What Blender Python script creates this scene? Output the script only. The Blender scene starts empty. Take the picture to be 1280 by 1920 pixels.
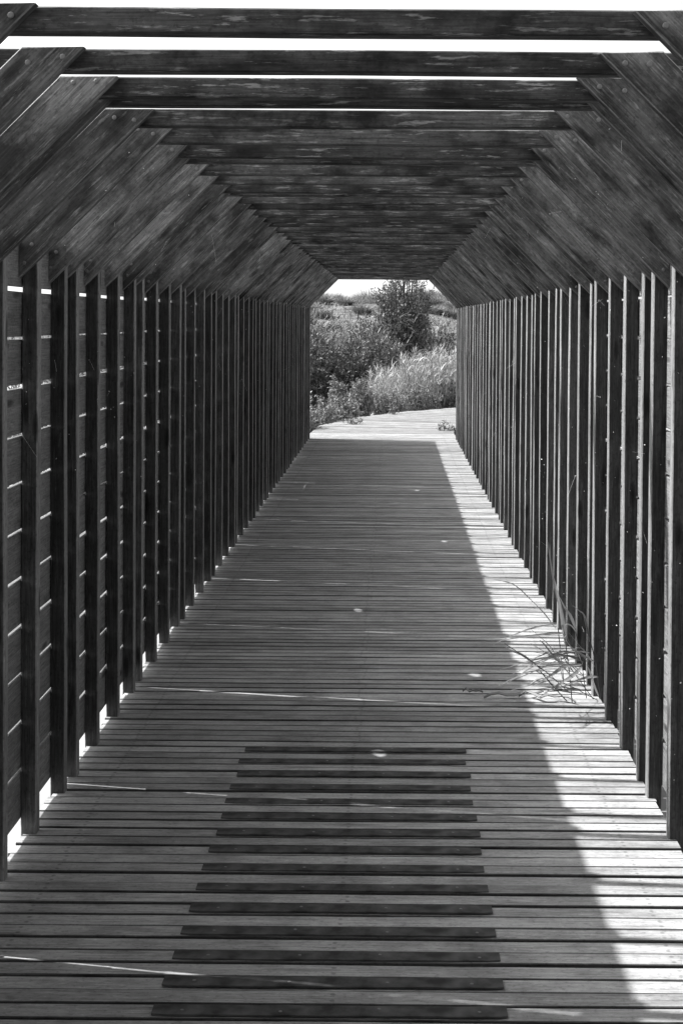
import bpy, math, random
import numpy as np
from mathutils import Vector, Matrix, Euler

R = math.radians
random.seed(7)
rng = np.random.default_rng(11)
scene = bpy.context.scene
C = scene.collection

# ------------------------------------------------------------------ camera
EYE = 1.6
F_PX, PH = 2660.0, 1920.0
YAW, PITCH, ROLL = -0.00205, -0.02232, 0.0073
CX, CY = 727.98, 659.35
cam_d = bpy.data.cameras.new('camera')
cam = bpy.data.objects.new('camera', cam_d)
C.objects.link(cam)
fwd = Vector((math.sin(YAW) * math.cos(PITCH), math.cos(YAW) * math.cos(PITCH), math.sin(PITCH)))
rgt = Vector((math.cos(YAW), -math.sin(YAW), 0))
upv = rgt.cross(fwd)
r2 = math.cos(ROLL) * rgt + math.sin(ROLL) * upv
u2 = -math.sin(ROLL) * rgt + math.cos(ROLL) * upv
cm = Matrix((r2, u2, -fwd)).transposed().to_4x4()
cm.translation = (0, 0, EYE)
cam.matrix_world = cm
cam_d.sensor_fit = 'VERTICAL'
cam_d.sensor_height = 36.0
cam_d.sensor_width = 24.0
cam_d.lens = F_PX / PH * 36.0
cam_d.shift_x = (640 - CX) / PH
cam_d.shift_y = (CY - 960) / PH
cam_d.clip_start = 0.05
cam_d.clip_end = 3000
scene.camera = cam
scene.cycles.max_bounces = 7
scene.cycles.diffuse_bounces = 5
scene.cycles.glossy_bounces = 2
scene.cycles.transmission_bounces = 3
scene.render.resolution_x = 682
scene.render.resolution_y = 1024

# ------------------------------------------------------------------ sky, sun, exposure
SUN_EL = R(46.2)
SUN_OFF = R(10.8)          # the sun stands left of the walkway and a little ahead of the camera
to_sun = Vector((-math.cos(SUN_OFF) * math.cos(SUN_EL), math.sin(SUN_OFF) * math.cos(SUN_EL), math.sin(SUN_EL)))
world = bpy.data.worlds.new('World')
scene.world = world
world.use_nodes = True
wn, wl = world.node_tree.nodes, world.node_tree.links
wn.clear()
sky = wn.new('ShaderNodeTexSky')
sky.sky_type = 'NISHITA'
sky.sun_disc = False
sky.sun_elevation = SUN_EL
sky.sun_rotation = math.atan2(to_sun.x, to_sun.y)
sky.air_density = 1.0
sky.dust_density = 2.0
bw = wn.new('ShaderNodeSeparateColor')      # black and white through a red filter, as the photograph looks
bg = wn.new('ShaderNodeBackground')
bg.inputs['Strength'].default_value = 0.15
wo = wn.new('ShaderNodeOutputWorld')
wl.new(sky.outputs[0], bw.inputs[0])
wl.new(bw.outputs[0], bg.inputs['Color'])
wl.new(bg.outputs[0], wo.inputs['Surface'])

sun_d = bpy.data.lights.new('sun', 'SUN')
sun_d.energy = 3.3
sun_d.angle = R(0.53)
sun_d.color = (1, 1, 1)
sun = bpy.data.objects.new('sun', sun_d)
C.objects.link(sun)
sun.rotation_euler = to_sun.to_track_quat('Z', 'Y').to_euler()
sun.location = to_sun * 60

vs = scene.view_settings
vs.view_transform = 'Standard'
vs.look = 'None'
vs.exposure = 1.6
vs.gamma = 1.0
vs.use_curve_mapping = False


# ------------------------------------------------------------------ helpers
def grey(v):
    return (v, v, v, 1)


def link(name, me, mat=None, parent=None, loc=None, rot=None):
    o = bpy.data.objects.new(name, me)
    C.objects.link(o)
    if mat is not None and me is not None and not me.materials:
        me.materials.append(mat)
    if parent is not None:
        o.parent = parent
    if loc is not None:
        o.location = loc
    if rot is not None:
        o.rotation_euler = rot
    return o


def tag(o, label=None, cat=None, group=None, kind=None):
    if label: o['label'] = label
    if cat: o['category'] = cat
    if group: o['group'] = group
    if kind: o['kind'] = kind
    return o


def empty(name, loc=(0, 0, 0)):
    o = bpy.data.objects.new(name, None)
    o.empty_display_size = 0.1
    C.objects.link(o)
    o.location = loc
    return o


def mesh(name, v, f, smooth=False):
    me = bpy.data.meshes.new(name)
    me.from_pydata([tuple(p) for p in v], [], f)
    me.update()
    if smooth:
        me.shade_smooth()
    return me


def np_mesh(name, V, Q):
    """V (n,3) floats, Q (m,k) ints with k = 3 or 4"""
    me = bpy.data.meshes.new(name)
    V = np.asarray(V, dtype=np.float32)
    Q = np.asarray(Q, dtype=np.int32)
    k = Q.shape[1]
    me.vertices.add(len(V))
    me.vertices.foreach_set('co', V.ravel())
    me.loops.add(Q.size)
    me.loops.foreach_set('vertex_index', Q.ravel())
    me.polygons.add(len(Q))
    me.polygons.foreach_set('loop_start', np.arange(0, Q.size, k, dtype=np.int32))
    me.update(calc_edges=True)
    return me


def timber(L, w, h, bev=0.003, segs=2, wob=0.002, seed=0):
    """a sawn bar along local X with worn edges and a slight bow; width along Y, height along Z"""
    rd = random.Random(seed)
    a, b = w / 2, h / 2
    prof = [(-a + bev, -b), (a - bev, -b), (a, -b + bev), (a, b - bev), (a - bev, b), (-a + bev, b), (-a, b - bev), (-a, -b + bev)]
    v, f = [], []
    for i in range(segs + 1):
        t = i / segs
        oy, oz = (rd.uniform(-wob, wob), rd.uniform(-wob, wob)) if 0 < i < segs else (0, 0)
        for (y, z) in prof:
            v.append((-L / 2 + L * t, y + oy, z + oz))
    n = 8
    for i in range(segs):
        for k in range(n):
            f.append((i * n + k, i * n + (k + 1) % n, (i + 1) * n + (k + 1) % n, (i + 1) * n + k))
    f.append(tuple(range(n - 1, -1, -1)))
    f.append(tuple(segs * n + k for k in range(n)))
    return v, f


class Joined:
    def __init__(s):
        s.v, s.f = [], []

    def add(s, v, f, loc=(0, 0, 0), rot=(0, 0, 0)):
        m = Matrix.Translation(loc) @ Euler(rot).to_matrix().to_4x4()
        b = len(s.v)
        s.v += [m @ Vector(p) for p in v]
        s.f += [tuple(i + b for i in q) for q in f]

    def build(s, name, mat, parent=None):
        return link(name, mesh(name, s.v, s.f), mat, parent)


# ------------------------------------------------------------------ materials
def mat_new(name):
    m = bpy.data.materials.new(name)
    m.use_nodes = True
    n, l = m.node_tree.nodes, m.node_tree.links
    n.clear()
    out = n.new('ShaderNodeOutputMaterial')
    p = n.new('ShaderNodeBsdfPrincipled')
    l.new(p.outputs[0], out.inputs['Surface'])
    return m, n, l, p


def ramp(n, pts):
    r = n.new('ShaderNodeValToRGB')
    e = r.color_ramp.elements
    e[0].position, e[0].color = pts[0][0], grey(pts[0][1])
    e[1].position, e[1].color = pts[-1][0], grey(pts[-1][1])
    for (p, v) in pts[1:-1]:
        k = e.new(p)
        k.color = grey(v)
    return r


def math_node(n, l, op, a, b):
    m = n.new('ShaderNodeMath')
    m.operation = op
    for i, x in enumerate((a, b)):
        if isinstance(x, (int, float)):
            m.inputs[i].default_value = x
        else:
            l.new(x, m.inputs[i])
    return m.outputs[0]


def wood(name, base, grain=0.35, blotch=0.5, vary=0.35, pale=0.0, rough=0.8, knots=True, bump=0.25, stain=0.0, fine=0.35, fixings=False, knot=(3.4, 13.0, 0.22)):
    """weathered sawn softwood, grain along the object's local X"""
    m, n, l, p = mat_new(name)
    tc = n.new('ShaderNodeTexCoord')
    oi = n.new('ShaderNodeObjectInfo')
    off = n.new('ShaderNodeVectorMath')
    off.operation = 'SCALE'
    off.inputs[0].default_value = (37.0, 19.0, 53.0)
    l.new(oi.outputs['Random'], off.inputs['Scale'])
    add = n.new('ShaderNodeVectorMath')
    add.operation = 'ADD'
    l.new(tc.outputs['Object'], add.inputs[0])
    l.new(off.outputs[0], add.inputs[1])

    def stretched(sx, sy, sz, scale, detail=4, rgh=0.55, dist=0.0):
        mp = n.new('ShaderNodeMapping')
        mp.inputs['Scale'].default_value = (sx, sy, sz)
        l.new(add.outputs[0], mp.inputs['Vector'])
        t = n.new('ShaderNodeTexNoise')
        t.inputs['Scale'].default_value = scale
        t.inputs['Detail'].default_value = detail
        t.inputs['Roughness'].default_value = rgh
        t.inputs['Distortion'].default_value = dist
        l.new(mp.outputs[0], t.inputs['Vector'])
        return t.outputs['Fac']

    g = stretched(1.2, 34, 34, 3.0, 5, 0.65, 0.4)
    gr = ramp(n, [(0.30, 1 - grain), (0.50, 1.0), (0.72, 1 + grain * 0.8)])
    l.new(g, gr.inputs[0])
    b = stretched(3.0, 11, 11, 1.6, 4, 0.6)
    br = ramp(n, [(0.28, 1 - blotch), (0.5, 1.0), (0.75, 1 + blotch * 0.6)])
    l.new(b, br.inputs[0])
    val = math_node(n, l, 'MULTIPLY', gr.outputs[0], br.outputs[0])
    fs = stretched(5.0, 120, 120, 2.4, 3, 0.6)
    fr_ = ramp(n, [(0.30, 1 - fine), (0.5, 1.0), (0.70, 1 + fine)])
    l.new(fs, fr_.inputs[0])
    val = math_node(n, l, 'MULTIPLY', val, fr_.outputs[0])
    sp = stretched(40, 70, 70, 1.6, 3, 0.7)
    sr = ramp(n, [(0.34, 1 - fine * 1.2), (0.46, 1.0), (0.60, 1.0), (0.72, 1 + fine * 1.5)])
    l.new(sp, sr.inputs[0])
    val = math_node(n, l, 'MULTIPLY', val, sr.outputs[0])
    rv = math_node(n, l, 'MULTIPLY_ADD', oi.outputs['Random'], 2 * vary)
    rv.node.inputs[2].default_value = 1 - vary
    val = math_node(n, l, 'MULTIPLY', val, rv)
    if knots:
        mp = n.new('ShaderNodeMapping')
        mp.inputs['Scale'].default_value = (knot[0], knot[1], knot[1])
        l.new(add.outputs[0], mp.inputs['Vector'])
        vo = n.new('ShaderNodeTexVoronoi')
        vo.inputs['Scale'].default_value = 1.0
        l.new(mp.outputs[0], vo.inputs['Vector'])
        kr = ramp(n, [(0.06, knot[2]), (0.14, 0.4 + knot[2] * 0.6), (0.2, 1.1), (0.26, 1.0)])
        l.new(vo.outputs['Distance'], kr.inputs[0])
        val = math_node(n, l, 'MULTIPLY', val, kr.outputs[0])
    if pale > 0:
        q = stretched(6.0, 58, 58, 1.5, 6, 0.7)
        qr = ramp(n, [(0.575, 0.0), (0.625, pale)])
        l.new(q, qr.inputs[0])
        val = math_node(n, l, 'ADD', val, qr.outputs[0])
    if stain > 0:
        q = stretched(1.6, 1.6, 1.6, 2.2, 6, 0.7)
        qr = ramp(n, [(0.35, 1 - stain), (0.55, 1.0)])
        l.new(q, qr.inputs[0])
        val = math_node(n, l, 'MULTIPLY', val, qr.outputs[0])
    if fixings:
        # dark screw heads in three rows along the bearers
        sx_ = n.new('ShaderNodeSeparateXYZ')
        l.new(tc.outputs['Object'], sx_.inputs[0])
        ax = math_node(n, l, 'ABSOLUTE', math_node(n, l, 'SUBTRACT', math_node(n, l, 'ABSOLUTE', sx_.outputs['X'], 0), 0.84), 0)
        ax = math_node(n, l, 'MINIMUM', ax, math_node(n, l, 'ABSOLUTE', math_node(n, l, 'SUBTRACT', sx_.outputs['X'], 0.01), 0))
        ay = math_node(n, l, 'ABSOLUTE', math_node(n, l, 'SUBTRACT', math_node(n, l, 'ABSOLUTE', sx_.outputs['Y'], 0), 0.015), 0)
        dd = math_node(n, l, 'SQRT', math_node(n, l, 'ADD', math_node(n, l, 'MULTIPLY', ax, ax), math_node(n, l, 'MULTIPLY', ay, ay)), 0)
        dr = ramp(n, [(0.0035, 0.55), (0.006, 1.0)])
        l.new(dd, dr.inputs[0])
        val = math_node(n, l, 'MULTIPLY', val, dr.outputs[0])
    val = math_node(n, l, 'MULTIPLY', val, base)
    l.new(val, p.inputs['Base Color'])
    p.inputs['Roughness'].default_value = rough
    p.inputs['Specular IOR Level'].default_value = 0.3
    bm = n.new('ShaderNodeBump')
    bm.inputs['Strength'].default_value = bump
    bm.inputs['Distance'].default_value = 0.004
    l.new(g, bm.inputs['Height'])
    l.new(bm.outputs[0], p.inputs['Normal'])
    return m


M = {}
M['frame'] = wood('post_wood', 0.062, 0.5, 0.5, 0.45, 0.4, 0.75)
M['edge'] = wood('lit_edge_wood', 0.19, 0.3, 0.3, 0.15, 0.0, 0.8)       # paler tone paints sunlit brightness onto the posts' inner edges
M['brace'] = wood('brace_wood', 0.122, 0.42, 0.8, 0.50, 1.1, 0.75, True, 0.4, 0.8)
M['beam'] = wood('beam_wood', 0.086, 0.55, 0.85, 0.38, 2.4, 0.75, True, 0.3, 0.85)
M['clad'] = wood('cladding_wood', 0.16, 0.3, 0.3, 0.15, 0.0, 0.8)
M['deck'] = wood('deck_wood', 0.335, 0.26, 0.25, 0.24, 0.0, 0.8, True, 0.3, 0.35, 0.25, True, (1.7, 14.0, 0.62))
M['deck_open'] = wood('exposed_deck_wood', 0.235, 0.25, 0.25, 0.22, 0.0, 0.85, True, 0.3, 0.35, 0.3, False, (1.7, 14.0, 0.62))     # greyer, out in the weather
M['deck_side'] = wood('deck_side_wood', 0.075, 0.3, 0.3, 0.3)
M['bearer'] = wood('bearer_wood', 0.12, 0.3, 0.3, 0.1)


def simple(name, v, rough=0.7, spec=0.3, noise=None, translucent=0.0, vary=0.0):
    m, n, l, p = mat_new(name)
    p.inputs['Base Color'].default_value = grey(v)
    p.inputs['Roughness'].default_value = rough
    p.inputs['Specular IOR Level'].default_value = spec
    if noise:
        sc, lo, hi = noise
        tc = n.new('ShaderNodeTexCoord')
        t = n.new('ShaderNodeTexNoise')
        t.inputs['Scale'].default_value = sc
        t.inputs['Detail'].default_value = 6
        l.new(tc.outputs['Object'], t.inputs['Vector'])
        r = ramp(n, [(0.35, lo), (0.65, hi)])
        l.new(t.outputs['Fac'], r.inputs[0])
        l.new(r.outputs[0], p.inputs['Base Color'])
    if translucent > 0:
        p.inputs['Transmission Weight'].default_value = 0.0
        tr = n.new('ShaderNodeBsdfTranslucent')
        tr.inputs['Color'].default_value = grey(v)
        mx = n.new('ShaderNodeMixShader')
        mx.inputs[0].default_value = translucent
        out = [x for x in n if x.type == 'OUTPUT_MATERIAL'][0]
        l.new(p.outputs[0], mx.inputs[1])
        l.new(tr.outputs[0], mx.inputs[2])
        l.new(mx.outputs[0], out.inputs['Surface'])
    return m


M['strip'] = simple('grip_strip_bitumen', 0.07, 0.85, 0.2, (16, 0.03, 0.10))
M['bolt'] = simple('bolt_zinc', 0.16, 0.55, 0.4)


def foliage(name, v, lo, hi, rough, spec, trans):
    """leaf surface; every leaf its own shade"""
    m, n, l, p = mat_new(name)
    g = n.new('ShaderNodeNewGeometry')
    r = ramp(n, [(0.0, v * lo), (0.55, v), (1.0, v * hi)])
    l.new(g.outputs['Random Per Island'], r.inputs[0])
    l.new(r.outputs[0], p.inputs['Base Color'])
    p.inputs['Roughness'].default_value = rough
    p.inputs['Specular IOR Level'].default_value = spec
    tr = n.new('ShaderNodeBsdfTranslucent')
    l.new(r.outputs[0], tr.inputs['Color'])
    mx = n.new('ShaderNodeMixShader')
    mx.inputs[0].default_value = trans
    out = [x for x in n if x.type == 'OUTPUT_MATERIAL'][0]
    l.new(p.outputs[0], mx.inputs[1])
    l.new(tr.outputs[0], mx.inputs[2])
    l.new(mx.outputs[0], out.inputs['Surface'])
    return m


M['screw'] = simple('screw_steel', 0.12, 0.5, 0.5)
M['leaf_dark'] = foliage('leaf_dark', 0.078, 0.45, 1.6, 0.5, 0.35, 0.12)
M['leaf_willow'] = foliage('leaf_willow', 0.105, 0.4, 1.9, 0.45, 0.45, 0.15)
M['leaf_mid'] = foliage('leaf_mid', 0.13, 0.45, 1.7, 0.5, 0.35, 0.15)
M['leaf_pale'] = foliage('leaf_pale', 0.19, 0.45, 1.9, 0.45, 0.5, 0.2)
M['reed'] = foliage('reed_leaf', 0.12, 0.35, 2.6, 0.5, 0.4, 0.2)
M['reed_pale'] = foliage('reed_leaf_pale', 0.31, 0.5, 1.7, 0.55, 0.4, 0.25)
M['marram'] = foliage('marram_blade', 0.19, 0.5, 1.8, 0.6, 0.3, 0.15)
M['bark'] = simple('bark', 0.10, 0.9, 0.2, (30, 0.05, 0.14))
M['sand'] = simple('sand', 0.4, 0.95, 0.1, (1.3, 0.22, 0.34))
M['dune'] = simple('dune_sand', 0.15, 0.95, 0.1, (2.6, 0.07, 0.19))
M['web'] = simple('cobweb', 0.75, 0.8, 0.2)
M['husk'] = simple('dry_leaf', 0.22, 0.7, 0.3)

# ------------------------------------------------------------------ tunnel layout
XL, XR = -1.088, 0.869           # inner faces of the posts
Z0, PER = 4.912, 1.294           # first frame of the section at index 0, length of one section
OFFS = (0.0, 0.365, 0.74, 1.115)
CEIL = 2.136
POST_W, POST_D = 0.045, 0.048
BR_T = 0.029
KNEE = 1.762
M_FIRST, M_LAST = -2, 10         # sections in view; four more stand behind the camera
M_BEHIND = -9
PITCH_B, B_H, B_T = 0.1487, 0.1378, 0.020
WGAP = 0.0086                    # open joint between the sections' side boards
Y_EXIT = Z0 + M_LAST * PER + OFFS[3]


def ground_z(x, y):
    def ss(a, b, t):
        t = np.clip((t - a) / (b - a), 0, 1)
        return t * t * (3 - 2 * t)
    n = (0.30 * np.sin(x * 0.21 + 1.3) * np.cos(y * 0.17 + 0.6) + 0.16 * np.sin(x * 0.53 + y * 0.31) + 0.10 * np.sin(x * 1.1 - y * 0.7 + 2.0)
         + 0.05 * np.sin(x * 2.3 + 0.4) * np.sin(y * 1.9))
    rise = ss(40, 82, y) * 2.72 - ss(84, 125, y) * 1.9
    amp = 0.10 + 0.9 * ss(38, 60, y)
    near = ss(34, 44, y)
    base = -0.30 + 0.02 * np.sin(x * 1.7) * np.sin(y * 1.3)
    for (mx, my, mh, mw) in ((-1.1, 83, 0.38, 1.1), (-3.6, 82, 0.30, 1.0), (2.2, 83, 0.34, 1.0), (-2.4, 84, -0.12, 0.6), (4.1, 80, 0.2, 0.9), (-6.5, 82, 0.4, 1.6), (7.0, 83, 0.5, 1.8)):
        rise = rise + mh * np.exp(-((x - mx) / mw) ** 2 - ((y - my) / (mw * 4)) ** 2)
    return base + near * amp * n * 0.9 + rise


# ------------------------------------------------------------------ ground
ys = np.concatenate([np.linspace(-400, -30, 14), np.linspace(-20, 36, 60), np.linspace(37, 130, 150), np.linspace(140, 900, 20)])
xs = np.concatenate([np.linspace(-500, -45, 14), np.linspace(-40, -15, 26), np.linspace(-14, 14, 90), np.linspace(15, 40, 26), np.linspace(45, 500, 14)])
GX, GY = np.meshgrid(xs, ys)
GZ = np.where(GY > 44, -0.3, ground_z(GX, np.minimum(GY, 44)))
V = np.stack([GX, GY, GZ], -1).reshape(-1, 3)
nx, ny = len(xs), len(ys)
ii = (np.arange(ny - 1)[:, None] * nx + np.arange(nx - 1)[None]).ravel()
Q = np.stack([ii, ii + 1, ii + nx + 1, ii + nx], -1)
gm = np_mesh('ground', V, Q)
gm.shade_smooth()
tag(link('ground', gm, M['sand']), 'pale sandy ground rising to the dunes', kind='structure')

# the dune beyond the reeds
dx, dy_ = np.linspace(-70, 70, 240), np.linspace(41, 135, 170)
DXg, DYg = np.meshgrid(dx, dy_)
edge = np.clip(np.minimum(np.minimum(DYg - 41, 135 - DYg) / 4, (70 - np.abs(DXg)) / 12), 0, 1)
DZ = ground_z(DXg, DYg) * edge + (-0.9) * (1 - edge)
V = np.stack([DXg, DYg, DZ], -1).reshape(-1, 3)
nx, ny = len(dx), len(dy_)
ii = (np.arange(ny - 1)[:, None] * nx + np.arange(nx - 1)[None]).ravel()
dm = np_mesh('dune', V, np.stack([ii, ii + 1, ii + nx + 1, ii + nx], -1))
dm.shade_smooth()
tag(link('dune', dm, M['dune']), 'sand dune with grass tufts behind the reeds', kind='structure')

# ------------------------------------------------------------------ deck
deck_j = Joined()
for bx in (-0.95, -0.1, 0.72):
    v, f = timber(26.5, 0.07, 0.14, 0.004, 1)
    deck_j.add(v, f, (bx, 6.75, -0.125), (0, 0, R(90)))
deck = deck_j.build('boardwalk', M['bearer'])
tag(deck, 'weathered timber boardwalk running through the slatted tunnel', kind='structure')

DX0, DX1 = -1.129, 0.892
DL, DCX = DX1 - DX0, (DX0 + DX1) / 2
PB = 0.07125                      # board pitch
deck_meshes = []
for k in range(5):
    v, f = timber(DL, (0.0600, 0.0618, 0.0632, 0.0645, 0.0610)[k], 0.034, 0.0022, 4, 0.0012, 40 + k)
    me = mesh('deck_board', v, f)
    me.materials.append(M['deck'])
    me.materials.append(M['deck_side'])        # damp, dirt-blackened sides in the joints
    for pl in me.polygons:
        if abs(pl.normal.y) > 0.5:
            pl.material_index = 1
    deck_meshes.append(me)
Y_STRIP = 5.235                   # farthest grip strip
n0 = int(round((2.9 - Y_STRIP) / PB))
n1 = int(round((20.0 - Y_STRIP) / PB))
for k in range(n0, n1):
    o = link('deck_board', random.choice(deck_meshes), None, deck,
             (DCX + random.uniform(-0.006, 0.006), Y_STRIP + k * PB + random.uniform(-0.0035, 0.0035), -0.017 + random.uniform(-0.0018, 0.0018)),
             (random.uniform(-0.012, 0.012), random.uniform(-0.0006, 0.0006), random.uniform(-0.0012, 0.0012) + (math.pi if random.random() < 0.5 else 0)))
near = Joined()
for k in range(int(round((-6.0 - Y_STRIP) / PB)), n0):
    v, f = timber(DL, 0.0655, 0.034, 0.0035, 1)
    near.add(v, f, (DCX, Y_STRIP + k * PB, -0.017))
tag(near.build('deck_boards', M['deck'], deck), kind='stuff')

# the deck beyond the exit turns to the right
RC = 9.0
CXA, CYA = DX0 + RC, Y_STRIP + n1 * PB - PB / 2
r_in = RC - DL
da = 0.128 / RC
wedge = []
for k in range(4):
    g0 = 0.011
    ro, ri = RC, r_in
    wo_, wi_ = ro * da / 2 - g0 / 2, ri * da / 2 - g0 / 2
    L = ro - ri
    v = []
    for z in (-0.034, 0.0):
        for (x, y) in ((-L / 2, -wo_), (L / 2, -wi_), (L / 2, wi_), (-L / 2, wo_)):
            v.append((x, y, z))
    f = [(3, 2, 1, 0), (4, 5, 6, 7), (0, 1, 5, 4), (1, 2, 6, 5), (2, 3, 7, 6), (3, 0, 4, 7)]
    me = mesh('turning_board', v, f)
    me.materials.append(M['deck_open'])
    me.materials.append(M['deck_side'])
    for pl in me.polygons:
        if abs(pl.normal.y) > 0.5:
            pl.material_index = 1
    wedge.append(me)
rm = (RC + r_in) / 2
for k in range(58):
    a = (k + 0.5) * da
    jag = 0.10 * ((k // 7) % 2) + random.uniform(-0.02, 0.02)
    rr = rm + jag * 0.5
    link('turning_board', random.choice(wedge), None, deck, (CXA - rr * math.cos(a), CYA + rr * math.sin(a), random.uniform(-0.003, 0.001)), (0, 0, -a))

# bitumen grip strips on every second board
sl = 0.818
sv = [(r_ * math.cos(k * math.pi / 3), r_ * math.sin(k * math.pi / 3), z_) for (r_, z_) in ((0.005, -0.001), (0.0045, 0.0012)) for k in range(6)]
sf = [(k, (k + 1) % 6, 6 + (k + 1) % 6, 6 + k) for k in range(6)] + [tuple(range(6, 12))]
screw_me = mesh('screw', sv, sf)
screw_me.materials.append(M['screw'])
for k in range(0, 18):
    rd = random.Random(k)
    y = Y_STRIP - k * 2 * PB
    x0 = -0.535 + rd.uniform(-0.006, 0.006)
    nseg = 26
    v, f = [], []
    for i in range(nseg + 1):
        x = sl * i / nseg
        e0 = 0.025 + rd.uniform(-0.0008, 0.0008)
        e1 = 0.025 + rd.uniform(-0.0008, 0.0008)
        if i in (0, nseg):
            e0 -= 0.004
        h = 0.0034 + rd.uniform(-0.0004, 0.0004)
        v += [(x, -e0, 0), (x, -e0 + 0.001, h), (x, e1 - 0.001, h), (x, e1, 0)]
    for i in range(nseg):
        b = i * 4
        for j in range(3):
            f.append((b + j, b + 4 + j, b + 5 + j, b + 1 + j))
    f += [(0, 1, 2, 3), (nseg * 4 + 3, nseg * 4 + 2, nseg * 4 + 1, nseg * 4)]
    gs = link('grip_strip', mesh('grip_strip', v, f), M['strip'], deck, (x0, y, 0.0022), (0, 0, rd.uniform(-0.002, 0.002)))
    for sxp in (0.07, 0.30, 0.53, 0.75):
        link('screw', screw_me, None, gs, (sxp + rd.uniform(-0.02, 0.02), rd.uniform(-0.008, 0.008), 0.0032))

# ------------------------------------------------------------------ timber tunnel
tunnel = empty('timber_tunnel', (0, 0, 0))
tag(tunnel, 'long dark timber tunnel of portal frames with horizontal slatted side walls', 'tunnel')

post_L = 2.05
post_meshes, beam_meshes = [], []
for k in range(4):
    v, f = timber(post_L, POST_W, POST_D, 0.003, 4, 0.0018, 60 + k)
    me = mesh('post', v, f)
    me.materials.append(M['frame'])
    me.materials.append(M['edge'])  # inner sides carry their brightness from the light in the colour
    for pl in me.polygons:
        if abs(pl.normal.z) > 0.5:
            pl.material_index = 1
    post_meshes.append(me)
    v, f = timber(1.80, POST_W, 0.049, 0.003, 4, 0.0015, 80 + k)
    me = mesh('roof_beam', v, f)
    me.materials.append(M['beam'])
    beam_meshes.append(me)

# brace outline (left side), in the plane of the frame
ZT = CEIL + 0.049
pA = (XL - POST_D, KNEE - POST_D)
pB = (XL + (ZT - KNEE), ZT)
pC = (pB[0] - 0.137, ZT)
pD = (XL - POST_D, KNEE - POST_D + 0.137)
pO = ((pA[0] + pC[0] + pB[0] + pD[0]) / 4, (pA[1] + pB[1] + pC[1] + pD[1]) / 4)
q = math.sqrt(0.5)


def br_local(p):
    dx, dz = p[0] - pO[0], p[1] - pO[1]
    return ((dx + dz) * q, (-dx + dz) * q)


def brace_geo(seed):
    rd = random.Random(seed)
    P = [br_local(p) for p in (pA, pB, pC, pD)]
    P = [(x + rd.uniform(-0.003, 0.003), z + rd.uniform(-0.002, 0.002)) for (x, z) in P]
    b = 0.0025
    cx_, cz_ = sum(p[0] for p in P) / 4, sum(p[1] for p in P) / 4
    ins = [(x - b * (1 if x > cx_ else -1), z - b * (1 if z > cz_ else -1)) for (x, z) in P]
    h = BR_T / 2
    v = [(x, -h, z) for (x, z) in ins] + [(x, -h + b, z) for (x, z) in P] + [(x, h - b, z) for (x, z) in P] + [(x, h, z) for (x, z) in ins]
    f = [(0, 1, 2, 3), (15, 14, 13, 12)]
    for r_ in range(3):
        for k in range(4):
            f.append((r_ * 4 + (k + 1) % 4, r_ * 4 + k, r_ * 4 + 4 + k, r_ * 4 + 4 + (k + 1) % 4))
    return v, f


brace_meshes = []
for k in range(6):
    v, f = brace_geo(k)
    me = mesh('brace', v, f)
    me.materials.append(M['brace'])
    me.materials.append(M['edge'])        # worn arrises, paler also to paint in the light they catch
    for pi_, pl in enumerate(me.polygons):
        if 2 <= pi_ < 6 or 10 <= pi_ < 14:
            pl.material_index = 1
    brace_meshes.append(me)

# bolt head: low dome
bv, bf = [], []
for (rr, yy) in ((0.0065, 0.0), (0.0065, -0.0015), (0.004, -0.003)):
    for k in range(8):
        a = k * math.pi / 4
        bv.append((rr * math.cos(a), yy, rr * math.sin(a)))
for r_ in range(2):
    for k in range(8):
        bf.append((r_ * 8 + k, r_ * 8 + (k + 1) % 8, r_ * 8 + 8 + (k + 1) % 8, r_ * 8 + 8 + k))
bf.append(tuple(16 + k for k in range(8)))
bolt_me = mesh('bolt', bv, bf)
bolt_me.materials.append(M['bolt'])


def board_mesh(L, seed, h=B_H):
    v, f = timber(L, B_T, h, 0.002, 3, 0.0012, seed)
    me = mesh('wall_board', v, f)
    me.materials.append(M['clad'])
    return me


def holed_board(L, hx, hz, hw, hh):
    """a wall board with a knocked-out knot hole"""
    a, b, t = L / 2, B_H / 2, B_T / 2
    outer = [(-a, -b), (hx, -b), (a, -b), (a, hz), (a, b), (hx, b), (-a, b), (-a, hz)]
    inner = []
    rd = random.Random(int(hx * 1000))
    for k in range(8):
        an = -math.pi * 0.75 + k * math.pi / 4
        s = rd.uniform(0.8, 1.15)
        inner.append((hx + hw / 2 * math.cos(an) * s, max(-b + 0.012, min(b - 0.012, hz + hh / 2 * math.sin(an) * s))))
    v, f = [], []
    for y in (-t, t):
        v += [(x, y, z) for (x, z) in outer]
        v += [(x, y, z) for (x, z) in inner]
    for k in range(8):
        j = (k + 1) % 8
        f.append((k, j, 8 + j, 8 + k))
        f.append((16 + j, 16 + k, 24 + k, 24 + j))
        f.append((j, k, 16 + k, 16 + j))
        f.append((8 + k, 8 + j, 24 + j, 24 + k))
    me = mesh('wall_board', v, f)
    me.materials.append(M['clad'])
    return me


wall_meshes = [board_mesh(PER - WGAP, s) for s in range(4)]
foot_meshes = [board_mesh(PER - WGAP, s + 9, B_H + 0.011) for s in range(2)]      # the lowest board is a little wider
TAN_P = math.tan(SUN_EL) / math.cos(SUN_OFF)
# where sun comes through a knot hole and falls on the deck: (x, y) of the spot
holes = {}
for (sx, sy) in ((-0.03, 5.20), (-0.155, 7.78), (0.40, 6.38), (0.40, 10.25), (0.30, 13.3)):
    run = sx - (XL - POST_D - B_T / 2)
    hz, hy = run * TAN_P, sy + run * math.tan(SUN_OFF)
    m = math.floor((hy - Z0 + 0.067) / PER)
    rowi = int((hz - 0.056) // PITCH_B)
    holes[(m, rowi)] = (hy, hz)

far_right = Joined()
behind = Joined()


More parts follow.
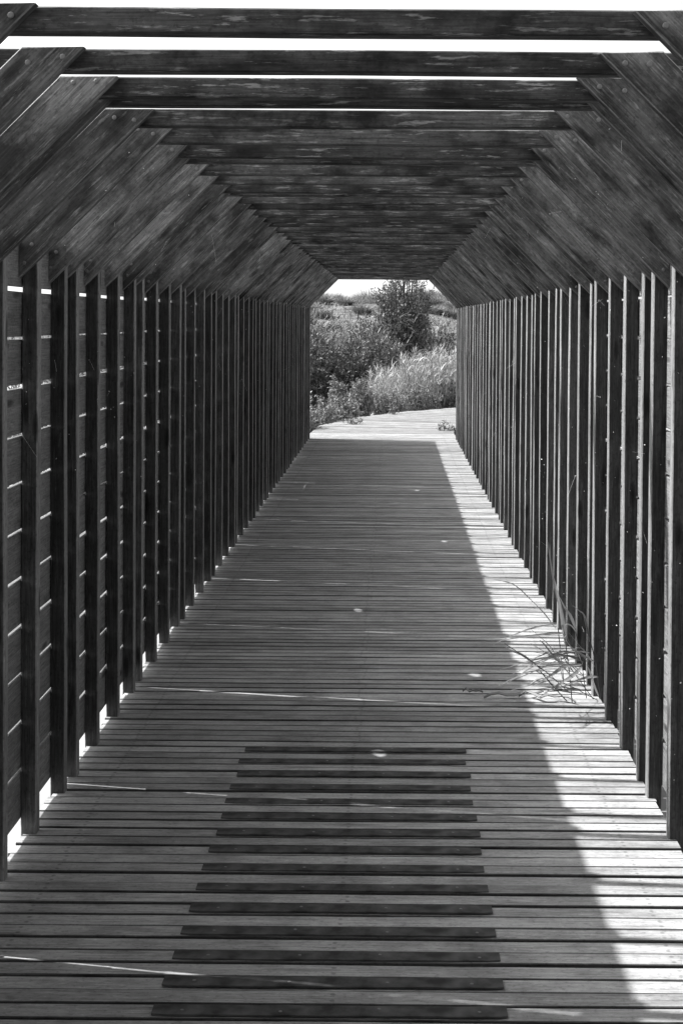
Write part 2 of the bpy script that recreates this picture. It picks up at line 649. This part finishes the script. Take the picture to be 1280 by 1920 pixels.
def row_z(i):
    return 0.0565 + i * PITCH_B + B_H / 2 - (0.0055 if i == 0 else 0)


for m in range(M_BEHIND, M_LAST + 1):
    S = Z0 + m * PER
    vis = m >= M_FIRST
    for j, of in enumerate(OFFS):
        y = S + of + {(-2, 2): 0.04, (-2, 3): 0.02, (-1, 0): -0.035}.get((m, j), 0.0)
        yj = y + random.uniform(-0.004, 0.004) if (m, j) != (M_LAST, 3) else y
        if vis:
            for (x, sgn) in ((XL - POST_D / 2, 1), (XR + POST_D / 2, -1)):
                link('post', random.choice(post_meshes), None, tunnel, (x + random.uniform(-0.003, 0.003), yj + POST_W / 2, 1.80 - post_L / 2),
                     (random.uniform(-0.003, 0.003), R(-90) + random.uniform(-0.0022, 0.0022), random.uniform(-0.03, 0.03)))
            link('roof_beam', random.choice(beam_meshes), None, tunnel, (-0.1095 + random.uniform(-0.01, 0.01), yj + POST_W / 2, CEIL + 0.0245 + random.uniform(-0.002, 0.002)),
                 (0, random.uniform(-0.0012, 0.0012), (math.pi if random.random() < 0.5 else 0)))
            for side in (0, 1):
                bx = pO[0] if side == 0 else XL + XR - pO[0]
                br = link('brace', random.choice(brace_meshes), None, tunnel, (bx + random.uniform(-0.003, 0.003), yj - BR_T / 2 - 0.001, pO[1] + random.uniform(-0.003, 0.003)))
                br.rotation_mode = 'QUATERNION'
                qy = Euler((0, R(-45) + random.uniform(-0.004, 0.004), 0)).to_quaternion()
                br.rotation_quaternion = (Euler((0, 0, math.pi)).to_quaternion() @ qy) if side else qy
                if y < 7.2:
                    sgn = -1 if side == 0 else 1      # the camera's side of the board
                    for wp in ((pB[0] - 0.05, ZT - 0.022), (pC[0] + 0.025, ZT - 0.024), (pA[0] + 0.018, pA[1] + 0.06), (pA[0] + 0.03, pD[1] - 0.03)):
                        lx, lz = br_local(wp)
                        b = link('bolt', bolt_me, None, br, (lx + random.uniform(-0.015, 0.015), sgn * BR_T / 2, lz + random.uniform(-0.008, 0.008)), (0, 0, 0 if side == 0 else math.pi))
        else:
            for x in (XL - POST_D / 2, XR + POST_D / 2):
                v, f = timber(post_L, POST_W, POST_D, 0.003, 1)
                behind.add(v, f, (x, y + POST_W / 2, 1.80 - post_L / 2), (0, R(-90), 0))
            v, f = timber(1.80, POST_W, 0.049, 0.003, 1)
            behind.add(v, f, (-0.1095, y + POST_W / 2, CEIL + 0.0245))
            v, f = brace_geo(3)
            behind.add(v, f, (pO[0], y - BR_T / 2 - 0.001, pO[1]), (0, R(-45), 0))
            mm = Euler((0, 0, math.pi)).to_quaternion() @ Euler((0, R(-45), 0)).to_quaternion()
            behind.add(v, f, (XL + XR - pO[0], y - BR_T / 2 - 0.001, pO[1]), tuple(mm.to_euler()))
    # side boards, butted in the gap between the doubled frames
    yc = S + OFFS[3] / 2 + POST_W / 2 + {0: -0.0025, 1: 0.0025}.get(m, 0.0)
    for side in (0, 1):
        x = (XL - POST_D - B_T / 2 - 0.001) if side == 0 else (XR + POST_D + B_T / 2 + 0.001)
        for i in range(12):
            dz = random.uniform(-0.003, 0.003)
            dy = random.uniform(-0.0045, 0.0045)
            tilt = random.uniform(-0.0025, 0.0025)
            if not vis:
                v, f = timber(PER - WGAP, B_T, B_H, 0.002, 1)
                behind.add(v, f, (x, yc, row_z(i)), (0, 0, R(90)))
            elif side == 1 and m == M_LAST:
                v, f = timber(PER - WGAP, B_T, B_H, 0.002, 1)
                far_right.add(v, f, (x, yc, row_z(i) + dz), (0, 0, R(90)))
            else:
                me = random.choice(wall_meshes if i else foot_meshes)
                if side == 0 and (m, i) in holes:
                    hy, hz = holes[(m, i)]
                    me = holed_board(PER - WGAP, hy - yc, max(-0.018, min(0.018, hz - row_z(i))), 0.085, 0.075)
                    dz = dy = tilt = 0
                link('wall_board', me, None, tunnel, (x + random.uniform(-0.001, 0.001), yc + dy, row_z(i) + dz), (0, tilt, R(90)))
tag(behind.build('rear_section', M['frame'], tunnel), kind='stuff')
tag(far_right.build('far_wall_boards', M['clad'], tunnel), kind='stuff')


# ------------------------------------------------------------------ plants
def unit(a):
    return a / np.maximum(np.linalg.norm(a, axis=-1, keepdims=True), 1e-9)


def diamonds(P, D, N, L, W):
    """one pointed leaf per row: base P, direction D, blade normal N, length L, width W"""
    D = unit(D)
    S = unit(np.cross(D, N))
    L, W = L[:, None], W[:, None]
    a = P
    b = P + D * L * 0.45 + S * W * 0.5
    c = P + D * L
    d = P + D * L * 0.45 - S * W * 0.5
    V = np.stack([a, b, c, d], 1).reshape(-1, 3)
    Q = np.arange(len(P) * 4).reshape(-1, 4)
    return V, Q


def blades(P, D, L, W, droop, segs=3, sag=None):
    """bending strap leaves: base P, start direction D, length L, width W, droop bends them down"""
    n = len(P)
    D = unit(D)
    side = unit(np.cross(D, np.array([0, 0, 1.0])) + rng.normal(0, 0.35, (n, 3)))
    pts, cur, d = [], P.copy(), D.copy()
    ws = [0.8, 1.0, 0.7, 0.12] if segs == 3 else list(np.linspace(1, 0.12, segs + 1))
    for s in range(segs + 1):
        w = (W * ws[s] * 0.5)[:, None]
        pts.append(cur - side * w)
        pts.append(cur + side * w)
        if s < segs:
            cur = cur + d * (L / segs)[:, None]
            d = unit(d + np.stack([np.zeros(n), np.zeros(n), -droop], -1))
    V = np.stack(pts, 1).reshape(-1, 3)
    k = 2 * (segs + 1)
    base = (np.arange(n) * k)[:, None]
    Q = np.concatenate([base + np.array([[2 * s, 2 * s + 1, 2 * s + 3, 2 * s + 2]]) for s in range(segs)], 0)
    return V, Q


def sticks(A, B, ra, rb):
    """three-sided tapered stems from A to B"""
    n = len(A)
    D = unit(B - A)
    ref = np.where(np.abs(D[:, 2:3]) > 0.9, np.array([[1.0, 0, 0]]), np.array([[0, 0, 1.0]]))
    U = unit(np.cross(D, ref))
    W = np.cross(D, U)
    vs_ = []
    for k in range(3):
        a = 2 * math.pi * k / 3
        o = U * math.cos(a) + W * math.sin(a)
        vs_.append(A + o * ra[:, None])
    for k in range(3):
        a = 2 * math.pi * k / 3
        o = U * math.cos(a) + W * math.sin(a)
        vs_.append(B + o * rb[:, None])
    V = np.stack(vs_, 1).reshape(-1, 3)
    base = (np.arange(n) * 6)[:, None]
    Q = np.concatenate([base + np.array([[k, (k + 1) % 3, 3 + (k + 1) % 3, 3 + k]]) for k in range(3)], 0)
    return V, Q


def merge(parts):
    Vs, Qs, b = [], [], 0
    for V, Q in parts:
        Vs.append(V)
        Qs.append(Q + b)
        b += len(V)
    return np.concatenate(Vs), np.concatenate(Qs)


def shrub(name, label, loc, height, width, n_shoot, n_twig, n_leaf, leaf_len, mat, up=1.0, cat='shrub', group=None, lean=(0, 0), depth=None):
    """many-stemmed shrub: stems fan out from the base, twigs leave them, leaves sit along the twigs"""
    depth = depth or width
    root = empty(name, loc)
    tag(root, label, cat, group)
    ang = rng.uniform(0, 2 * math.pi, n_shoot)
    rad = np.sqrt(rng.uniform(0.0, 1.0, n_shoot))
    hh = height * (1 - 0.42 * rad ** 2.6) * rng.uniform(0.66, 1.06, n_shoot)
    tip = np.stack([np.cos(ang) * rad * width / 2 * 0.85 + lean[0] * hh, np.sin(ang) * rad * depth / 2 * 0.85 + lean[1] * hh, hh], -1)
    base = np.stack([np.cos(ang) * rad * width * 0.08, np.sin(ang) * rad * depth * 0.08, np.full(n_shoot, -0.08)], -1)
    mid = base * 0.45 + tip * 0.55 + np.stack([np.cos(ang) * rad * width * 0.06, np.sin(ang) * rad * depth * 0.06, np.zeros(n_shoot)], -1)
    st = [sticks(base, mid, np.full(n_shoot, height * 0.006 + 0.003), np.full(n_shoot, height * 0.004 + 0.002)),
          sticks(mid, tip, np.full(n_shoot, height * 0.004 + 0.002), np.full(n_shoot, 0.002))]
    # twigs
    t = rng.uniform(0.12, 1.0, (n_shoot, n_twig))
    t1 = np.clip(t / 0.55, 0, 1)[..., None]
    t2 = np.clip((t - 0.55) / 0.45, 0, 1)[..., None]
    o = np.where(t[..., None] < 0.55, base[:, None] * (1 - t1) + mid[:, None] * t1, mid[:, None] * (1 - t2) + tip[:, None] * t2).reshape(-1, 3)
    d = rng.normal(0, 1, o.shape)
    d[:, 2] = np.abs(d[:, 2]) * 0.8 + up * 0.9
    out = np.stack([o[:, 0], o[:, 1], np.zeros(len(o))], -1)
    d = unit(unit(d) + unit(out) * 0.5)
    tl = rng.uniform(0.5, 1.2, len(o)) * min(width, height) * 0.19
    e = o + d * tl[:, None]
    st.append(sticks(o, e, np.full(len(o), 0.003), np.full(len(o), 0.001)))
    V, Q = merge(st)
    link('stems', np_mesh('stems', V, Q), M['bark'], root)
    # leaves
    s = rng.uniform(0.15, 1.05, (len(o), n_leaf))[..., None]
    P = (o[:, None] * (1 - s) + e[:, None] * s).reshape(-1, 3) + rng.normal(0, leaf_len * 0.25, (len(o) * n_leaf, 3))
    LD = unit(np.repeat(d, n_leaf, 0) * 0.9 + rng.normal(0, 0.75, P.shape))
    N = unit(rng.normal(0, 0.8, P.shape) + np.array([0, 0, 0.9]))
    L = rng.uniform(0.6, 1.25, len(P)) * leaf_len
    V, Q = diamonds(P, LD, N, L, L * rng.uniform(0.3, 0.5, len(P)))
    link('foliage', np_mesh('foliage', V, Q), mat, root)
    return root


def gz(x, y):
    return float(ground_z(np.array(x), np.array(y)))


def px(x, y, d):
    """a point at distance d along the walkway, from where it shows in a 1280 x 1920 picture"""
    return ((x - 733.0) * d / F_PX, d, EYE + (602.0 - y) * d / F_PX)


def reed_bed(name, label, n, xr, yr, h, mat, wleaf=0.022, nleaf=7, lleaf=0.42, plume=0.35, bend=0.18, shape=None):
    x = rng.uniform(xr[0], xr[1], n)
    y = rng.uniform(yr[0], yr[1], n)
    z = ground_z(x, y)
    hh = rng.uniform(h[0], h[1], n)
    if shape is not None:
        hh = hh * shape(x, y)
    lean = rng.normal(0, bend, (n, 2)) + np.array([0.08, -0.02])
    A = np.stack([x, y, z - 0.05], -1)
    B = A + np.stack([lean[:, 0] * hh, lean[:, 1] * hh, hh], -1)
    parts = [sticks(A, B, np.full(n, 0.006), np.full(n, 0.003))]
    t = rng.uniform(0.25, 1.0, (n, nleaf))[..., None]
    P = (A[:, None] * (1 - t) + B[:, None] * t).reshape(-1, 3)
    D = rng.normal(0, 1, P.shape)
    D[:, 2] = np.abs(D[:, 2]) * 0.6 + 0.8
    V, Q = blades(P, D, rng.uniform(0.6, 1.2, len(P)) * lleaf, rng.uniform(0.7, 1.2, len(P)) * wleaf, rng.uniform(0.1, 0.7, len(P)))
    parts.append((V, Q))
    k = int(n * plume)
    if k:
        D = np.stack([rng.normal(0.25, 0.25, k * 6), rng.normal(0, 0.25, k * 6), np.full(k * 6, 0.9)], -1)
        P = np.repeat(B[:k], 6, 0) + rng.normal(0, 0.01, (k * 6, 3))
        parts.append(blades(P, D, rng.uniform(0.10, 0.2, k * 6), np.full(k * 6, 0.02), rng.uniform(0.1, 0.4, k * 6)))
    V, Q = merge(parts)
    return tag(link(name, np_mesh(name, V, Q), mat), label, 'reeds', None, 'stuff')


# --- tall willow in the middle of the opening
wx, wy = 0.26, 35.5
shrub('willow_shrub', 'tall dense willow shrub rising above the reeds against the white sky', (wx, wy, gz(wx, wy)), 3.5, 1.7, 120, 14, 24, 0.066, M['leaf_willow'], 1.2, 'shrub')
# --- leafy bushes among the reeds
bush = [(-1.9, 33.0, 2.0, 1.3, 'tall dark bush behind the reeds at the left edge of the opening', 'leaf_dark'),
        (-0.75, 34.6, 2.0, 1.2, 'dark bush among the reeds just left of the willow', 'leaf_dark'),
        (-1.55, 30.0, 1.45, 1.2, 'dark leafy bush at the left edge of the opening beside the reeds', 'leaf_dark'),
        (-0.95, 31.0, 1.25, 1.1, 'dark bush under the reeds behind the low deck plants', 'leaf_dark'),
        (-0.25, 31.5, 1.65, 1.2, 'rounded leafy bush in front of the tall willow shrub', 'leaf_mid'),
        (1.25, 40.0, 1.75, 1.5, 'dark bush between the willow shrub and the right tunnel wall', 'leaf_dark'),
        (-2.9, 30.5, 1.7, 1.5, 'broad bush standing left of the reed thicket, hidden by the tunnel wall', 'leaf_dark'),
        (2.9, 38.0, 1.9, 1.7, 'broad bush standing far right behind the tunnel wall', 'leaf_mid')]
for (x, y, h, w, lab, mt) in bush:
    shrub('leafy_bush', lab, (x, y, gz(x, y)), h, w, 66, 10, 20, 0.062, M[mt], 0.7, 'bush')
# --- low plants along the outer edge of the turning deck
low = [(-1.50, 20.9, 0.86, 0.9, 'low leafy plant by the left post where the tunnel ends', 'leaf_pale'),
       (-1.15, 22.5, 0.74, 0.8, 'second low leafy plant along the left deck edge past the tunnel', 'leaf_pale'),
       (-0.78, 23.9, 0.66, 0.7, 'third low leafy plant along the deck edge past the tunnel', 'leaf_pale'),
       (-0.52, 25.6, 0.98, 0.55, 'upright leafy plant standing taller among the low plants at the bend', 'leaf_pale'),
       (-0.05, 26.0, 0.72, 0.8, 'low leafy plant in front of the pale reeds at the bend', 'leaf_pale'),
       (0.55, 27.1, 0.72, 0.9, 'dark low plant under the pale reeds at the bend', 'leaf_mid'),
       (1.2, 28.0, 0.80, 0.9, 'dark low plant at the right end of the opening beside the deck', 'leaf_mid'),
       (-2.2, 23.2, 0.8, 1.0, 'low plant behind the left deck edge plants', 'leaf_pale'),
       (-1.02, 27.6, 0.86, 0.42, 'small sprig of a plant in front of the dark thicket gap', 'leaf_pale')]
for (x, y, h, w, lab, mt) in low:
    shrub('low_plant', lab, (x, y, gz(x, y)), h * 0.88, w, 60, 9, 13, 0.042, M[mt], 0.5, 'plant', 'low plants along the deck edge')
# --- reeds
reed_bed('reed_thicket', 'tall reed thicket with drooping leaves left of the willow', 560, (-5.5, -0.4), (31.8, 34.6), (1.35, 2.1), M['reed'], 0.022, 15, 0.24, 0.12)
reed_bed('pale_reed_bank', 'pale sunlit reed bank at the bend of the deck', 1500, (-0.35, 4.5), (27.6, 30.2), (0.75, 1.35), M['reed_pale'], 0.012, 11, 0.27, 0.3,
         shape=lambda x, y: 0.62 + 0.38 * np.clip((x + 0.3) / 0.9, 0, 1))
reed_bed('wallside_reeds', 'reeds growing outside along the left tunnel wall, glimpsed through its slits', 700, (-5.2, -3.4), (7.0, 30.0), (1.2, 1.9), M['reed'], 0.022, 9, 0.3, 0.1)
reed_bed('far_reeds', 'mid grey reeds below the dune behind the willow', 1500, (-7.0, 8.0), (39.0, 45.0), (1.2, 1.9), M['reed'], 0.022, 12, 0.24, 0.1)


# --- marram tufts on the dunes
def tuft(label, x, y, h, w, n=800):
    h, w = h * 0.62, w * 0.8
    root = empty('marram_tuft', (x, y, gz(x, y)))
    tag(root, label, 'grass tuft', 'marram grass tufts on the dune')
    a = rng.uniform(0, 2 * math.pi, n)
    r = np.sqrt(rng.uniform(0, 1, n))
    P = np.stack([np.cos(a) * r * w * 0.28, np.sin(a) * r * w * 0.28, np.full(n, -0.03)], -1)
    D = np.stack([np.cos(a) * r * 0.75 + 0.12, np.sin(a) * r * 0.75, 1.0 - 0.25 * r], -1) + rng.normal(0, 0.12, (n, 3))
    V, Q = blades(P, D, rng.uniform(0.55, 1.1, n) * h, np.full(n, 0.022), rng.uniform(0.1, 0.45, n))
    link('blades', np_mesh('blades', V, Q), M['marram'], root)


tufts = [(-4.35, 79, 1.0, 1.5, 'marram tuft peeking past the left tunnel edge'), (-2.9, 78, 1.0, 1.4, 'marram tuft in the middle of the left dune face'), (-2.25, 83, 0.9, 1.2, 'small marram tuft on the bare part of the crest'),
         (2.35, 83.5, 1.3, 1.6, 'second marram tuft on the crest right of the willow'), (3.9, 82, 1.1, 1.4, 'marram tuft on the crest by the right tunnel edge'), (2.75, 72, 0.9, 1.3, 'marram tuft above the broad one on the right dune face'), (0.9, 84, 1.3, 1.6, 'marram tuft on the crest directly behind the willow'),
         (-4.0, 82, 1.25, 1.5, 'marram tuft on the dune crest at far left'), (-3.15, 82.5, 1.3, 1.6, 'dark marram tuft on the crest left of the willow'),
         (-3.6, 74, 1.1, 1.4, 'marram tuft low on the dune face at left'), (-1.75, 83, 1.4, 1.5, 'marram tuft nearest the left side of the willow crown on the crest'),
         (-1.3, 84, 1.6, 1.6, 'tallest marram tuft on the crest beside the willow'), (-1.1, 76, 1.0, 1.3, 'marram tuft on the dune face just left of the willow'),
         (-0.5, 83, 1.2, 1.5, 'marram tuft on the crest half behind the willow'), (1.9, 83, 1.4, 1.8, 'marram tuft on the crest right of the willow'),
         (2.5, 79, 1.1, 1.5, 'pale leaning marram tuft right of the willow'), (3.1, 80, 1.1, 1.4, 'rounded marram tuft on the right dune face'),
         (3.35, 70, 1.2, 2.0, 'broad marram tuft low on the right dune face'), (4.2, 74, 1.0, 1.4, 'small marram tuft at the right tunnel wall'),
         (-2.3, 70, 0.8, 1.1, 'small marram tuft low in the middle of the dune face'), (2.0, 66, 0.8, 1.2, 'small marram tuft at the dune foot right of the willow')]
tufts += [(-3.3, 66, 0.9, 1.3, 'marram tuft just above the left reeds'), (-2.7, 63, 0.8, 1.1, 'low marram tuft behind the reed tops'), (-1.9, 74, 1.0, 1.4, 'marram tuft halfway up the left dune face'),
          (-3.9, 70, 0.9, 1.3, 'marram tuft at the left tunnel edge halfway up the dune'), (-1.4, 67, 0.9, 1.2, 'marram tuft low beside the willow crown'), (-2.5, 79.5, 0.9, 1.2, 'marram tuft just below the crest in the bare part'),
          (2.3, 75, 0.9, 1.3, 'marram tuft beside the willow crown on the right'), (2.9, 66, 0.9, 1.3, 'low marram tuft behind the right reeds'), (3.6, 78, 0.9, 1.3, 'marram tuft just below the crest at right'),
          (-0.9, 80, 0.9, 1.2, 'marram tuft hugging the left outline of the willow')]
for (x, y, h, w, lab) in tufts:
    tuft(lab, x, y, h, w)
n = 14000
x = rng.uniform(-9, 9, n)
y = rng.uniform(52, 90, n)
P = np.stack([x, y, ground_z(x, y)], -1)
D = rng.normal(0, 0.6, (n, 3))
D[:, 2] = 1
V, Q = blades(P, D, rng.uniform(0.1, 0.38, n), np.full(n, 0.025), rng.uniform(0.1, 0.5, n))
tag(link('dune_grass', np_mesh('dune_grass', V, Q), M['marram']), 'thin scattered grass on the dune face', 'grass', None, 'stuff')


# --- weeds on the deck past the exit
def weed(label, x, y, h, w):
    shrub('deck_weed', label, (x, y, 0.0), h, w, 10, 4, 8, 0.035, M['leaf_mid'], 0.1, 'weed', 'weeds on the sunlit deck')


weed('small leafy weed on the sunlit deck beside the right exit post', 0.78, 20.6, 0.14, 0.36)
weed('small weed spilling over the left deck edge just past the exit', -0.62, 21.8, 0.14, 0.5)
weed('small weed on the deck edge at the bend', 0.02, 24.1, 0.14, 0.36)

# ------------------------------------------------------------------ reed growing in through the right wall
reed = empty('reed_plant', (0.86, 5.95, 0.0))
tag(reed, 'green reed plant leaning in over the sunlit deck at the right wall', 'reed')
REED_O = Vector((0.86, 5.95, 0.0))


def blade(name, pts, w, mat, fold=0.25):
    """a strap leaf through (pixel x, pixel y, distance) points with a folded midrib"""
    P = [Vector(px(*p)) for p in pts]
    # resample as a smooth curve
    S = []
    for i in range(len(P) - 1):
        p0 = P[max(0, i - 1)]; p1 = P[i]; p2 = P[i + 1]; p3 = P[min(len(P) - 1, i + 2)]
        for k in range(4):
            t = k / 4
            S.append(0.5 * ((2 * p1) + (p2 - p0) * t + (2 * p0 - 5 * p1 + 4 * p2 - p3) * t * t + (3 * p1 - p0 - 3 * p2 + p3) * t ** 3))
    S.append(P[-1])
    n = len(S)
    v, f = [], []
    for i, s in enumerate(S):
        d = (S[min(i + 1, n - 1)] - S[max(i - 1, 0)]).normalized()
        side = d.cross(Vector((0.25, -0.55, 0.8)))
        if side.length < 0.05:
            side = d.cross(Vector((1, 0, 0)))
        side.normalize()
        nn = side.cross(d)
        t = i / (n - 1)
        ww = w * 0.5 * (min(1, 0.35 + t * 3.2)) * max(0.04, (1 - t) ** 0.75 if t > 0.3 else 0.78) * 1.45
        v += [s - side * ww - REED_O, s - nn * ww * fold - REED_O, s + side * ww - REED_O]
        if i:
            b = i * 3
            f += [(b - 3, b - 2, b + 1, b), (b - 2, b - 1, b + 2, b + 1)]
    return link(name, mesh(name, v, f, True), mat, reed)


def stalk(pts, r):
    P = np.array([px(*p) for p in pts]) - np.array(REED_O)
    V, Q = sticks(P[:-1], P[1:], np.full(len(P) - 1, r), np.full(len(P) - 1, r * 0.85))
    link('stem', np_mesh('stem', V, Q), M['leaf_mid'], reed)


for pts, r in (([(1078, 1321, 5.78), (1072, 1262, 5.78), (1064, 1205, 5.8), (1056, 1160, 5.85)], 0.0028),
               ([(1062, 1278, 6.1), (1056, 1230, 6.0), (1050, 1180, 5.95)], 0.0025),
               ([(1068, 1318, 5.75), (1040, 1288, 5.72), (1016, 1260, 5.7)], 0.0028),
               ([(1131, 1312, 5.95), (1122, 1245, 5.9), (1110, 1200, 5.9), (1100, 1160, 5.9)], 0.0026),
               ([(1118, 1314, 5.9), (1085, 1270, 5.85), (1052, 1222, 5.8)], 0.0022),
               ([(1126, 1316, 5.95), (1080, 1292, 5.85), (1010, 1262, 5.7)], 0.002),
               ([(1105, 1312, 5.85), (1096, 1250, 5.85), (1082, 1180, 5.85)], 0.0022),
               ([(1070, 1300, 5.8), (1035, 1268, 5.7), (1000, 1242, 5.65), (950, 1210, 5.6)], 0.0022)):
    stalk(pts, r)
G = M['reed_pale']
for pts, w in (([(1046, 1180, 5.95), (1022, 1150, 5.9), (996, 1124, 5.8), (966, 1098, 5.75), (930, 1089, 5.7)], 0.013),
               ([(1066, 1195, 5.85), (1054, 1140, 5.85), (1040, 1085, 5.9), (1028, 1010, 5.95)], 0.016),
               ([(1063, 1210, 5.85), (1050, 1120, 5.8), (1036, 1065, 5.75), (1033, 1020, 5.7)], 0.014),
               ([(1060, 1190, 5.85), (1040, 1190, 5.75), (990, 1196, 5.6), (935, 1206, 5.5)], 0.013),
               ([(1048, 1172, 5.9), (1010, 1178, 5.75), (970, 1192, 5.6), (928, 1212, 5.5)], 0.008),
               ([(1020, 1258, 5.7), (985, 1232, 5.65), (960, 1222, 5.6), (946, 1212, 5.55)], 0.016),
               ([(1060, 1247, 5.75), (1042, 1232, 5.72), (1024, 1210, 5.7), (1015, 1202, 5.7)], 0.014),
               ([(1110, 1205, 5.9), (1100, 1158, 5.9), (1090, 1147, 5.88), (1076, 1136, 5.85)], 0.013),
               ([(1119, 1242, 5.9), (1096, 1230, 5.85), (1078, 1218, 5.8), (1066, 1204, 5.8)], 0.016),
               ([(1096, 1248, 5.85), (1064, 1252, 5.75), (1034, 1272, 5.65), (1000, 1292, 5.55)], 0.016),
               ([(1096, 1252, 5.85), (1078, 1270, 5.75), (1050, 1288, 5.7), (1012, 1314, 5.6)], 0.015),
               ([(1127, 1271, 5.95), (1108, 1272, 5.9), (1084, 1280, 5.8), (1040, 1300, 5.7)], 0.013),
               ([(1083, 1180, 5.85), (1074, 1158, 5.85), (1062, 1140, 5.85), (1052, 1120, 5.85)], 0.017),
               ([(1084, 1186, 5.8), (1076, 1176, 5.78), (1068, 1172, 5.75), (1063, 1174, 5.75)], 0.015),
               ([(1097, 1248, 5.9), (1088, 1228, 5.88), (1072, 1212, 5.85), (1062, 1196, 5.85)], 0.012),
               ([(1128, 1308, 5.95), (1118, 1285, 5.92), (1112, 1265, 5.9), (1104, 1248, 5.9)], 0.022),
               ([(1045, 1262, 5.7), (1000, 1262, 5.6), (965, 1276, 5.5), (930, 1294, 5.45)], 0.006),
               ([(1040, 1235, 5.7), (1010, 1250, 5.6), (980, 1268, 5.5), (950, 1288, 5.45)], 0.006)):
    blade('leaf', pts, w, G)
rl = random.Random(5)
for k in range(26):
    # more narrow leaves fanning out low to the left from the base of the stems
    bx, by = rl.uniform(1050, 1122), rl.uniform(1215, 1300)
    an = rl.uniform(R(150), R(205)) if k % 3 else rl.uniform(R(95), R(150))
    ln = rl.uniform(50, 130)
    dep = rl.uniform(5.65, 5.95)
    ex, ey = bx + ln * math.cos(an), min(by - ln * math.sin(an) * 0.8, 1302)
    mx_, my_ = (bx + ex) / 2, (by + ey) / 2 - rl.uniform(1, 8)
    blade('leaf', [(bx, by, dep), ((bx + mx_) / 2, (by + my_) / 2 - 4, dep - 0.03), (mx_, my_, dep - 0.07), (ex, ey, dep - 0.16)], rl.uniform(0.004, 0.011), M['reed'] if k % 2 else G)


def ground_leaf(pts, w, label):
    """dead strap leaf lying curled on the deck, laid out in deck coordinates"""
    v, f = [], []
    n = len(pts)
    for i, (x, y, z) in enumerate(pts):
        a = Vector(pts[min(i + 1, n - 1)]) - Vector(pts[max(i - 1, 0)])
        s = Vector((-a.y, a.x, 0)).normalized()
        ww = w * math.sin(math.pi * (0.08 + 0.86 * i / (n - 1))) * 0.5
        c = Vector((x, y, z))
        v += [c - s * ww + Vector((0, 0, 0.006)), c, c + s * ww + Vector((0, 0, 0.009))]
        if i:
            b = i * 3
            f += [(b - 3, b - 2, b + 1, b), (b - 2, b - 1, b + 2, b + 1)]
    tag(link('dry_leaf', mesh('dry_leaf', v, f, True), M['husk']), label, 'leaf', 'dry leaves on the deck')


def wav(x0, y0, x1, y1, k=9, amp=0.015, lift=0.012, s=1.0):
    return [(x0 + (x1 - x0) * i / (k - 1), y0 + (y1 - y0) * i / (k - 1) + amp * math.sin(i * 1.1 * s), 0.006 + lift * abs(math.sin(i * 0.9 * s))) for i in range(k)]


ground_leaf(wav(0.40, 5.95, 0.66, 6.02), 0.022, 'long dry reed leaf on the deck across the shadow edge')
ground_leaf(wav(0.55, 5.98, 0.78, 5.90, 9, 0.02, 0.02, 1.3), 0.020, 'dry curled reed leaf on the sunlit deck under the reed')
ground_leaf(wav(0.62, 6.18, 0.84, 6.08, 9, 0.02, 0.03, 0.8), 0.026, 'broad dry reed leaf lying against the right wall posts')
ground_leaf(wav(0.315, 6.05, 0.40, 6.02, 7, 0.01, 0.012, 1.6), 0.010, 'thin dark twist of dry leaf lying in the shade')

# ------------------------------------------------------------------ cobweb flecks and strands on the timbers
parts = []
n = 900
side = rng.random(n) < 0.72
fr = []
for m in range(-1, M_LAST):
    for of in OFFS:
        fr.append(Z0 + m * PER + of)
fr = np.array(fr)
w = 1 / fr ** 0.6
yy = rng.choice(fr, n, p=w / w.sum())
xx = np.where(side, XR + rng.uniform(-0.002, 0.046, n), XL - rng.uniform(-0.002, 0.046, n))
zz = np.where(side, rng.uniform(0.15, 1.75, n), rng.uniform(0.9, 1.75, n))
P = np.stack([xx, yy - rng.uniform(0.002, 0.012, n), zz], -1)
br = rng.random(n) < 0.35                     # on the braces
tt = rng.uniform(0, 0.36, n)
nb = rng.uniform(0.0, 0.08, n)
P[br] = np.stack([np.where(side, XR - tt + nb, XL + tt - nb), yy - BR_T - rng.uniform(0.002, 0.008, n), KNEE + tt + nb], -1)[br]
D = rng.normal(0, 1, (n, 3))
N = rng.normal(0, 1, (n, 3))
L = rng.uniform(0.0025, 0.0065, n) * np.where(rng.random(n) < 0.08, 1.5, 1)
parts.append(diamonds(P, D, N, L, L * 0.7))
k = 90
idx = rng.integers(0, n, k)
A = P[idx]
Bv = A + np.stack([rng.normal(0, 0.03, k), rng.uniform(-0.02, 0.0, k), rng.normal(-0.02, 0.05, k)], -1)
parts.append(sticks(A, Bv, np.full(k, 0.0003), np.full(k, 0.0003)))
V, Q = merge(parts)
tag(link('cobweb_flecks', np_mesh('cobweb_flecks', V, Q), M['web']), 'tiny pale cobweb flecks and strands caught on the posts and braces', 'cobweb', None, 'stuff')
